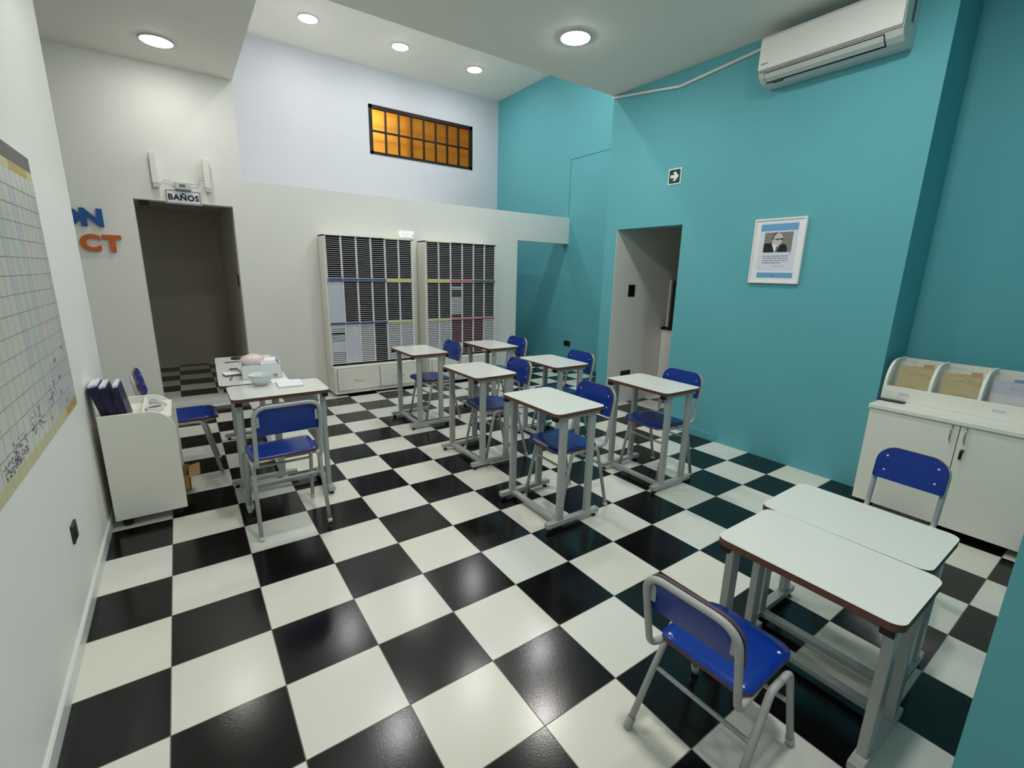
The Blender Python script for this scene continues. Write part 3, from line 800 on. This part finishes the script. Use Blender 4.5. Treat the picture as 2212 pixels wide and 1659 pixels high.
bw = MB().lathe([(0.0, 0.0), (0.035, 0.0), (0.044, 0.006), (0.068, 0.045), (0.082, 0.075), (0.078, 0.075), (0.064, 0.045), (0.04, 0.010), (0.0, 0.008)], (0, 0, 0), 36).build('plastic_bowl', BOWL, None, (0.575, 1.825, ZD))
tag(bw, 'frosted pale blue bowl in front of the white box', 'bowl')
npd = thing('notepad', 'thick white notepad lying on the desk beside the bowl', 'notepad', (0.735, 1.752, ZD), math.radians(-3))
MB().box(-0.075, 0.075, -0.098, 0.098, 0, 0.009).build('pages', PAPERB, npd)
MB().box(-0.075, 0.075, -0.098, 0.098, 0.009, 0.0115).build('cover', PAPER, npd)
p = MB().box(-0.06, 0.06, -0.06, 0.06, 0, 0.0006).build('paper_sheet', PAPER, None, (0.70, 1.905, ZD)); p.rotation_euler = (0, 0, 0.2)
tag(p, 'single white sheet between the white box and the notepad', 'paper')
hb = thing('index_card_stack', 'stack of white cards left of the white box', 'card stack', (0.437, 2.25, ZD), math.radians(8))
MB().box(-0.05, 0.05, -0.05, 0.05, 0, 0.014).build('cards', INKG, hb); MB().box(-0.052, 0.052, -0.052, 0.052, 0.014, 0.018).build('top_card', PAPER, hb)
ca = thing('calculator', 'small grey calculator on the stack of white cards', 'calculator', (0.462, 2.325, ZD), math.radians(10))
MB().prism([(-0.05, 0), (0.05, 0), (0.05, 0.03), (-0.05, 0.012)], -0.035, 0.035, 'x').build('case', ACG, ca)
MB().prism([(0.018, 0.0248), (0.042, 0.0292), (0.042, 0.0297), (0.018, 0.0254)], -0.028, 0.028, 'x').build('display', INK, ca)
kb = MB()
for i in range(4):
    for j in range(3):
        y = 0.008 - j * 0.016; kb.box(-0.027 + i * 0.015, -0.017 + i * 0.015, y - 0.004, y + 0.004, 0.012 + (y + 0.05) * 0.18, 0.0145 + (y + 0.05) * 0.18)
kb.build('keypad', INKG, ca)
pn = MB().cyl((0.41, 2.06, ZD + 0.005), (0.43, 2.16, ZD + 0.005), 0.005, 10).build('pen', INKG); tag(pn, 'short grey pen lying left of the white box', 'pen')
gl = MB().cyl((0.43, 2.78, ZD + 0.004), (0.54, 2.80, ZD + 0.004), 0.004, 10).build('pencil', PLY); tag(pl if False else gl, 'thin pencil lying in front of the black disc', 'pencil')
dsk = thing('black_disc', 'flat black round disc on the desk farthest from the trolley', 'disc', (0.535, 2.95, ZD))
MB().lathe([(0.0, 0), (0.045, 0.0), (0.05, 0.004), (0.048, 0.012), (0.0, 0.013)], (0, 0, 0), 32).build('case', BLACK, dsk)
wb = thing('white_case', 'flat white plastic case behind the white box', 'case', (0.67, 2.72, ZD), math.radians(4))
MB().box(-0.09, 0.09, -0.12, 0.12, 0, 0.022).build('body', ACW, wb, bevel=0.004); MB().box(-0.085, 0.085, -0.115, 0.115, 0.022, 0.026).build('lid', ACG, wb, bevel=0.002)

# ------------------------------------------------------------------ air conditioner
ac = thing('air_conditioner', 'white split air conditioner on the teal wall under the ceiling', 'air conditioner', (XR, 0.13, 2.95))
def acx(prof): return [(x - XR, z - 2.95) for x, z in prof]
AY0, AY1 = -0.315 - 0.13, 0.578 - 0.13
body = acx([(4.185, 2.955), (4.10, 2.952), (4.045, 2.965), (4.005, 2.99), (3.985, 3.02), (3.985, 3.24), (4.0, 3.262), (4.03, 3.27), (4.185, 3.27)])
MB().prism(body, AY0, AY1, 'y').build('body', ACG, ac, bevel=0.006)
front = acx([(3.985, 3.035), (3.968, 3.04), (3.966, 3.06), (3.972, 3.24), (3.992, 3.266), (4.03, 3.273), (4.03, 3.262), (3.985, 3.24)])
MB().prism(front, AY0 + 0.004, AY1 - 0.004, 'y').build('front_panel', ACW, ac, bevel=0.004, bseg=3)
lv = acx([(3.9815, 3.010), (4.0005, 2.983), (4.031, 2.9655), (4.036, 2.973), (4.007, 2.990), (3.988, 3.011)])
gapm = acx([(3.9832, 3.0175), (4.0035, 2.9845), (4.046, 2.9605), (4.048, 2.966), (4.008, 2.992), (3.988, 3.0175)])
MB().prism(gapm, AY0 + 0.095, AY1 - 0.045, 'y').build('louver_gap', BLACK, ac)
MB().prism(lv, AY0 + 0.10, AY1 - 0.05, 'y').build('louver', ACG, ac)
MB().box(3.9815 - XR, 3.984 - XR, AY0 + 0.004, AY1 - 0.004, 3.024 - 2.95, 3.030 - 2.95).build('panel_line', INKG, ac)
MB().box(4.08 - XR, 4.12 - XR, AY0 - 0.001, AY0 + 0.004, 3.08 - 2.95, 3.2 - 2.95).build('side_grip', INKG, ac)
dp = MB(); dp.box(4.035 - XR, 4.06 - XR, AY1 - 0.16, AY1 - 0.09, 2.9545 - 2.95, 2.963 - 2.95); dp.build('display_window', OUTG, ac)
for i in range(5):
    MB().box(3.9655 - XR, 3.9665 - XR, AY1 - 0.075 + i * 0.0105, AY1 - 0.068 + i * 0.0105, 3.07 - 2.95, 3.079 - 2.95).build('badge', INKG, ac)
tag(MB().tube(fillet([(XR - 0.012, YJ - 0.005, 3.332), (XR - 0.012, 1.42, 3.215), (XR - 0.012, 0.57, 3.285)], 0.05, 5), 0.012, 10).build('cable_duct', ACW), 'white cable duct running from the ceiling corner to the air conditioner', 'cable duct')

# ------------------------------------------------------------------ exit sign, framed portrait, outlets
ex = thing('exit_sign', 'small dark green arrow sign on the teal wall above the right doorway', 'sign', (XR, 1.394, 2.443))
MB().box(-0.005, -0.001, -0.071, 0.071, -0.071, 0.071).build('plate', PAPER, ex)
MB().prism(rrect(-0.061, 0.061, -0.061, 0.061, 0.012), -0.0062, -0.005, 'x').build('green_field', GREEN, ex)
ar = [(0.045, -0.014), (0.045, 0.014), (-0.002, 0.014), (0.016, 0.032), (-0.004, 0.045), (-0.048, 0.0), (-0.004, -0.045), (0.016, -0.032), (-0.002, -0.014)]
a = MB(); n = len(ar)
a.v = [(-0.0075, p, q) for p, q in ar]; a.f = [list(range(n))]; a.m = [0]; a.sm = [False]
a.v += [(-0.0062, p, q) for p, q in ar]
for j in range(n): a.f.append([j, (j + 1) % n, n + (j + 1) % n, n + j]); a.m.append(0); a.sm.append(False)
ao = a.build('arrow', PAPER, ex)

pf = thing('picture_frame', 'white framed portrait of a man in glasses on the teal wall', 'picture', (XR, 0.337, 1.732))
W2, H2 = 0.201, 0.254
f = MB()
for p in ((-W2, W2, H2 - 0.014, H2), (-W2, W2, -H2, -H2 + 0.014), (-W2, -W2 + 0.014, -H2 + 0.014, H2 - 0.014), (W2 - 0.014, W2, -H2 + 0.014, H2 - 0.014)):
    f.box(-0.024, -0.002, p[0], p[1], p[2], p[3])
f.build('frame', ACW, pf, bevel=0.002)
MB().box(-0.016, -0.004, -W2 + 0.012, W2 - 0.012, -H2 + 0.012, H2 - 0.012).build('mat_board', PAPER, pf)
MB().box(-0.0165, -0.016, -0.147, 0.147, -0.155, 0.222).build('poster', PAPERB, pf)
def yy(y): return y - 0.337
MB().box(-0.0172, -0.0165, yy(0.194), yy(0.482), 0.158, 0.211).build('blue_band', SKY, pf)
bb2 = MB().box(-0.0172, -0.0165, yy(0.188), yy(0.471), -0.209, -0.168).build('blue_band', SKY, pf)
ph = MB().box(-0.0172, -0.0165, yy(0.225), yy(0.445), -0.008, 0.146).build('photograph', PGREY, pf)
def flat(name, pts, m, x, parent=pf):
    b = MB(); n = len(pts); b.v = [(x, p, q) for p, q in pts] + [(x + 0.0004, p, q) for p, q in pts]
    b.f = [list(range(n))]; b.m = [0]; b.sm = [False]
    for j in range(n): b.f.append([j, (j + 1) % n, n + (j + 1) % n, n + j]); b.m.append(0); b.sm.append(False)
    return b.build(name, m, parent)
# (u grows to the picture's right = -y)
def U(u, v): return (yy(0.445) - u * 0.22, -0.008 + v * 0.154)
flat('suit', [U(0.0, 0.0), U(0.0, 0.43), (U(0.08, 0.46)), U(0.28, 0.47), U(0.40, 0.0), U(0.5, 0.0), U(0.56, 0.30), U(0.66, 0.42), U(0.78, 0.38), U(0.84, 0.26), U(0.86, 0.0)], PDARK, -0.0176)
flat('shirt', [U(0.28, 0.47), U(0.41, 0.02), U(0.50, 0.02), U(0.54, 0.30), U(0.42, 0.40)], PAPER, -0.0178)
flat('necktie', [U(0.47, 0.30), U(0.44, 0.02), U(0.51, 0.02), U(0.53, 0.28)], INKG, -0.0180)
flat('face', [U(0.30, 0.52), U(0.29, 0.72), U(0.34, 0.90), U(0.46, 0.97), U(0.58, 0.93), U(0.65, 0.78), U(0.64, 0.52), U(0.60, 0.40), U(0.52, 0.33), U(0.42, 0.36), U(0.34, 0.44)], PSKIN, -0.0182)
flat('hair', [U(0.28, 0.62), U(0.27, 0.78), U(0.33, 0.95), U(0.44, 1.0), U(0.42, 0.90), U(0.35, 0.82), U(0.33, 0.64)], PHAIR, -0.0184)
flat('spectacles', [U(0.31, 0.645), U(0.31, 0.665), U(0.66, 0.69), U(0.66, 0.62), U(0.60, 0.60), U(0.56, 0.655), U(0.54, 0.655), U(0.50, 0.60), U(0.45, 0.61), U(0.43, 0.65)], INK, -0.0186)
tx = MB()
rr = random.Random(5)
for i, zl in enumerate((-0.038, -0.056, -0.074, -0.091)):
    y = yy(0.440)
    end = yy(0.242) if i < 3 else yy(0.29)
    while y > end:
        wl = rr.uniform(0.012, 0.034); tx.box(-0.0170, -0.0165, max(y - wl, end), y, zl - 0.003, zl + 0.003); y -= wl + 0.006
tx.box(-0.0170, -0.0165, yy(0.265), yy(0.36), -0.118, -0.1155)
tx.box(-0.0170, -0.0165, yy(0.228), yy(0.231), -0.032, -0.014).box(-0.0170, -0.0165, yy(0.228), yy(0.24), -0.016, -0.014).box(-0.0170, -0.0165, yy(0.452), yy(0.458), -0.134, -0.128)
tx.build('printed_text', INKG, pf)
MB().box(-0.0176, -0.0172, yy(0.33), yy(0.368), -0.191, -0.186).build('small_print', INKG, pf)

def outlet(name, loc, size, label, m, axis):
    o = thing(name, label, 'outlet', loc)
    a, b = size
    def bx_(t0, t1, u0, u1, v0, v1):
        return MB().box(*( (t0, t1, u0, u1) if axis == 'x' else (u0, u1, t0, t1)), v0, v1)
    bx_(0, -0.009, -a, a, -b, b).build('plate', m, o, bevel=0.003)
    bx_(-0.009, -0.012, -a * 0.5, a * 0.5, -b * 0.55, b * 0.55).build('socket', BLACK, o)
    return o
ol = outlet('wall_outlet', (XL, 0.893, 0.397), (0.042, 0.040), 'dark grey wall outlet low on the left wall under the chart', OUTG, 'x'); ol.scale = (-1, 1, 1)
outlet('wall_outlet', (X2, 4.285, 0.366), (0.075, 0.043), 'black wall outlet low on the far teal wall', BLACK, 'x')
outlet('light_switch', (4.495, DY1, 1.345), (0.055, 0.068), 'black light switch on the white wall inside the right doorway', BLACK, 'y')['category'] = 'switch'
outlet('wall_outlet', (4.50, DY1, 0.36), (0.085, 0.04), 'black wall outlet low on the white wall inside the right doorway', BLACK, 'y')

# ------------------------------------------------------------------ kitchen unit behind the right doorway
ku = thing('kitchen_counter', 'white kitchen counter with a black worktop behind the right doorway', 'counter', (5.35, 1.60, 0))
MB().box(-0.24, 0.38, -0.30, 0.475, 0, 0.87).build('body', WHITE, ku)
MB().box(-0.265, 0.38, -0.32, 0.47, 0.87, 0.905).build('worktop', COUNTER, ku, bevel=0.004)
kc = thing('dark_cupboard', 'dark cupboard with a white edge on the black worktop', 'cupboard', (5.35, 1.60, 0.906))
MB().box(-0.20, 0.36, -0.28, 0.40, 0, 0.56).build('body', OUTG, kc)
MB().box(-0.235, 0.36, 0.40, 0.425, 0, 0.57).build('edge_panel', WHITE, kc)

# ------------------------------------------------------------------ cupboard with display organizer (right)
CX, CY0, CY1, CT = 3.875, -1.475, -0.572, 0.725
cu = thing('storage_cupboard', 'low white two-door cupboard in the teal alcove', 'cupboard', (4.2, -1.0235, 0))
ox, oy = -4.2, 1.0235
def Bc(m, name, mats, parent=cu, **kw):
    m.v = [(x + ox, y + oy, z) for x, y, z in m.v]; return m.build(name, mats, parent, **kw)
Bc(MB().box(CX + 0.02, 4.6, CY0, CY1, 0.045, CT - 0.028), 'carcass', CREAM)
Bc(MB().box(CX - 0.012, 4.6, CY0 - 0.006, CY1 + 0.008, CT - 0.028, CT), 'top_board', CREAM, bevel=0.004)
Bc(MB().box(CX + 0.016, CX + 0.0205, CY0 + 0.004, CY1 - 0.004, 0.05, CT - 0.030), 'door_gap', CREAMD)
for a, b, hs in ((CY0, -1.0255, 1), (-1.0215, CY1, -1)):
    d = Bc(MB().box(CX, CX + 0.0165, a, b, 0.052, CT - 0.032), 'door', CREAM, bevel=0.0015)
    y = (-1.0235 - hs * 0.032)
    hp = fillet([(CX, y, 0.685), (CX - 0.022, y, 0.672), (CX - 0.026, y, 0.64), (CX - 0.022, y, 0.603), (CX, y, 0.59)], 0.02, 6)
    h = MB().tube([p + Vector((ox, oy, 0)) for p in hp], 0.0045, 10).build('handle', CHROME, d)
    if hs == 1:
        l = MB().tube([(CX - 0.007 + ox, y + oy, 0.548), (CX + ox, y + oy, 0.548)], 0.011, 18).build('lock', CHROME, d)
        kq = MB().box(CX - 0.02 + ox, CX - 0.007 + ox, y - 0.0012 + oy, y + 0.0012 + oy, 0.542, 0.554).box(CX - 0.021 + ox, CX - 0.018 + ox, y - 0.007 + oy, y + 0.007 + oy, 0.498, 0.545); kq.build('key', BLACK, d)
for y in (CY0 + 0.05, CY1 - 0.05):
    for x in (CX + 0.06, 4.53):
        Bc(MB().box(x - 0.02, x + 0.02, y - 0.02, y + 0.02, 0, 0.045), 'foot', BLACK)

og = thing('display_organizer', 'white scalloped display rack standing on the cupboard', 'display rack', (4.25, -1.0235, CT))
OX = 4.095
def sc_prof():
    out = [(OX, 0.001), (OX, 0.10)]
    for i in range(9):
        t_ = PI / 2 * i / 8
        out.append((OX + 0.155 - 0.155 * math.cos(t_) + 0.0, 0.10 + 0.165 * math.sin(t_)))
    out += [(OX + 0.19, 0.268), (4.42, 0.268), (4.42, 0.001)]
    return [(x - 4.25, z) for x, z in out]
SP = sc_prof()
ys = [-0.556, -0.792, -1.028, -1.264, -1.488]
for i, y in enumerate(ys):
    tk = 0.016
    MB().prism(SP, y - tk + 1.0235, y + 1.0235, 'y').build('side_panel' if i in (0, 4) else 'divider', CREAM, og)
MB().box(OX - 0.004 - 4.25, OX + 0.010 - 4.25, ys[-1] - 0.016 + 1.0235, ys[0] + 1.0235, 0.001, 0.098).build('front_board', CREAM, og)
MB().box(OX - 4.25, 4.42 - 4.25, ys[-1] + 1.0235, ys[0] - 0.016 + 1.0235, 0.001, 0.012).build('bottom_board', CREAM, og)
MB().box(4.405 - 4.25, 4.42 - 4.25, ys[-1] + 1.0235, ys[0] - 0.016 + 1.0235, 0.012, 0.262).build('back_board', CREAM, og)
for y, w_ in ((-0.675, 0.035), (-1.13, 0.04)):
    lb = MB().box(OX - 0.0048 - 4.25, OX - 0.004 - 4.25, y - w_ + 1.0235, y + w_ + 1.0235, 0.038, 0.066).build('price_label', PAPER, og)
    q = MB()
    for z in (0.058, 0.048): q.box(OX - 0.0052 - 4.25, OX - 0.0048 - 4.25, y - w_ * 0.8 + 1.0235, y + w_ * 0.7 + 1.0235, z - 0.0012, z + 0.0012)
    q.build('print_line', INKG, lb)
MB().box(4.0, 4.093, -0.71, -0.556, CT + 0.0005, CT + 0.006)
tg = MB().box(4.03, 4.087, -0.70, -0.56, CT + 0.0003, CT + 0.009).build('black_tray', BLACK, None, bevel=0.002)
tag(tg, 'thin black tray at the left foot of the scalloped display rack', 'tray')
def pack(y, x, h, w_, m, label, tagm, tilt=16, lower=None):
    t = thing('sheet_pack', label, 'pack', (x, y, CT + 0.014), 0, 'wrapped worksheet packs in the display rack')
    t.rotation_euler = (0, math.radians(tilt), 0)
    MB().box(0, 0.016, -w_, w_, 0.002, h).build('sheets', m, t)
    if tagm is not None:
        MB().box(-0.001, 0.0, -w_ * 0.95, -w_ * 0.35, h - 0.012, h + 0.018).build('tab', tagm, t)
        MB().box(-0.001, 0.0, w_ * 0.3, w_ * 0.85, h - 0.004, h + 0.02).build('tab', PAPER, t)
    if lower is not None:
        MB().box(-0.001, 0.0, -w_, w_, 0.0, h * 0.62).build('printed_page', lower, t)
    # clear wrap: a crumpled thin sleeve
    nx, nz = 14, 18; vs = []; rw = random.Random(int(abs(y) * 1000))
    for j in range(nz + 1):
        for i in range(nx + 1):
            vs.append((-0.0035 - rw.uniform(0, 0.0014), -w_ * 1.06 + 2.12 * w_ * i / nx, 0.001 + (h + 0.032) * j / nz))
    nfr = len(vs); vs += [(vx + 0.0006, vy, vz) for vx, vy, vz in vs]
    fs = []
    for j in range(nz):
        for i in range(nx):
            a_ = j * (nx + 1) + i; fs.append((a_, a_ + 1, a_ + nx + 2, a_ + nx + 1)); fs.append((nfr + a_ + nx + 1, nfr + a_ + nx + 2, nfr + a_ + 1, nfr + a_))
    wr = MB().add(vs, fs, 0, True).build('clear_wrap', CLEAR, t, fix=False)
    return t
pack(-0.690, 4.135, 0.235, 0.088, YPACK, 'wrapped yellow worksheet pack in the first slot of the display rack', ORANGE)
pack(-0.926, 4.135, 0.225, 0.088, YPACK, 'wrapped yellow worksheet pack in the second slot of the display rack', ORANGE)
pack(-1.160, 4.135, 0.215, 0.090, PAPERB, 'wrapped white worksheet pack in the third slot of the display rack', None, lower=PAPER)
bp_ = MB().box(0, 0.02, -0.06, 0.06, 0, 0.225).build('blue_booklet', LETBLUE, None, (4.20, -1.20, CT + 0.0145)); bp_.rotation_euler = (0, math.radians(16), 0)
tag(bp_, 'blue booklet standing behind the white pack in the display rack', 'booklet')

# ------------------------------------------------------------------ planning chart on the left wall
pc = thing('wall_chart', 'large laminated planning chart on the left wall', 'chart', (XL, 0.55, 0))
CY_0, CY_1, CZ0, CZ1 = -0.45 - 0.55, 1.425 - 0.55, 0.835, 1.955
MB().box(0.001, 0.009, CY_0, CY_1, CZ0, CZ1).build('board', CHARTW, pc)
MB().box(0.009, 0.0098, CY_0, CY_1, CZ1 - 0.062, CZ1).build('header_band', CHARTG, pc)
hb_ = MB(); rq = random.Random(11)
y = CY_0; i = 0
for a, b, mi in ((CY_0, 0.20, 1), (0.20, 0.50, 1), (0.50, 0.78, 0), (0.78, CY_1, 1)):
    hb_.box(0.009, 0.0096, a, b, CZ1 - 0.098, CZ1 - 0.062, mi)
hb_.build('month_band', [CHARTY, CHARTYL], pc)
fb = MB()
for a, b, mi in ((CY_0, -0.30, 1), (-0.30, -0.06, 2), (-0.06, 0.34, 1), (0.34, 0.62, 2), (0.62, CY_1, 0)):
    fb.box(0.009, 0.0096, a, b, CZ0, CZ0 + 0.04, mi)
fb.build('day_band', [CHARTY, CHARTYL, CHARTYL], pc)
cm_ = MB(); y = CY_0; i = 0
while y < CY_1 - 0.02:
    wv = 0.075; mi = (0, 1, 2, 3, 1, 3, 0, 2, 3, 3, 1)[i % 11]
    if mi < 3: cm_.box(0.009, 0.0094, y, min(y + wv, CY_1), CZ0 + 0.04 + (0.0 if i % 2 else 0.25), CZ1 - 0.16 - 0.05 * (i % 3), mi)
    y += wv * 1.6; i += 1
cm_.build('shaded_column', [CHARTB, CHARTV, CHARTP], pc)
MB().box(0.009, 0.00945, 0.50, CY_1 - 0.002, CZ0 + 0.04, CZ0 + 0.26).build('shaded_block', CHARTV, pc)
gr = MB(); z = CZ0 + 0.04
nrow = 14
for i in range(1, nrow + 1):
    zz_ = CZ0 + 0.04 + (CZ1 - 0.098 - CZ0 - 0.04) * i / (nrow + 1); gr.box(0.0094, 0.0102, CY_0, CY_1, zz_ - 0.0011, zz_ + 0.0011)
gr.build('row_line', ROWL, pc)
gv = MB(); y = CY_0
while y < CY_1:
    gv.box(0.0094, 0.0100, y, y + 0.0008, CZ0, CZ1 - 0.098); y += 0.075
gv.build('column_line', CHARTV, pc)
rk = random.Random(21)
def scribble(y, z, n, s_):
    mk = MB()
    for _ in range(n):
        yc, zc_ = y + rk.uniform(-s_, s_), z + rk.uniform(-s_ * 0.5, s_ * 0.5)
        mk.box(0.0098, 0.0105, yc - rk.uniform(0.001, 0.006), yc + rk.uniform(0.001, 0.006), zc_ - rk.uniform(0.001, 0.004), zc_ + rk.uniform(0.001, 0.004))
    mk.build('handwriting', PENCIL, pc)
for y, z, n, s_ in ((0.60, 1.10, 12, 0.012), (0.62, 1.02, 12, 0.012), (0.60, 0.955, 10, 0.012), (0.46, 1.0, 26, 0.06), (0.40, 0.96, 16, 0.04), (0.15, 0.955, 60, 0.09), (-0.10, 0.92, 60, 0.08), (-0.16, 0.90, 30, 0.03), (-0.25, 0.90, 40, 0.05), (0.68, 0.90, 6, 0.01), (0.77, 1.13, 6, 0.012), (0.36, 0.90, 6, 0.01)):
    scribble(y, z, n, s_)

# ------------------------------------------------------------------ world, camera, view
wd = bpy.data.worlds.new('World'); bpy.context.scene.world = wd; wd.use_nodes = True
wd.node_tree.nodes['Background'].inputs[0].default_value = (0.5, 0.55, 0.6, 1); wd.node_tree.nodes['Background'].inputs[1].default_value = 0.02
cam = bpy.data.cameras.new('camera'); co = bpy.data.objects.new('camera', cam); COL.objects.link(co)
cam.sensor_fit = 'HORIZONTAL'; cam.sensor_width = 36.0; cam.lens = 1004.684 / 2212 * 36.0
RIGHT = Vector((0.8186168, -0.5739100, 0.0222239)); DOWN = Vector((-0.1152514, -0.2020544, -0.9725694)); FWD = Vector((0.5626577, 0.7936003, -0.2315490))
M3 = Matrix((RIGHT, -DOWN, -FWD)).transposed()
M4 = M3.to_4x4(); M4.translation = Vector((0.1925499, -1.6310551, 1.5116483)); co.matrix_world = M4
cam.clip_start = 0.02; cam.clip_end = 50
sc = bpy.context.scene; sc.camera = co
sc.view_settings.view_transform = 'Standard'; sc.view_settings.look = 'None'; sc.view_settings.gamma = 1.0; sc.view_settings.use_curve_mapping = False
sc.view_settings.exposure = 0.0
try:
    sc.cycles.use_denoising = True
except Exception: pass
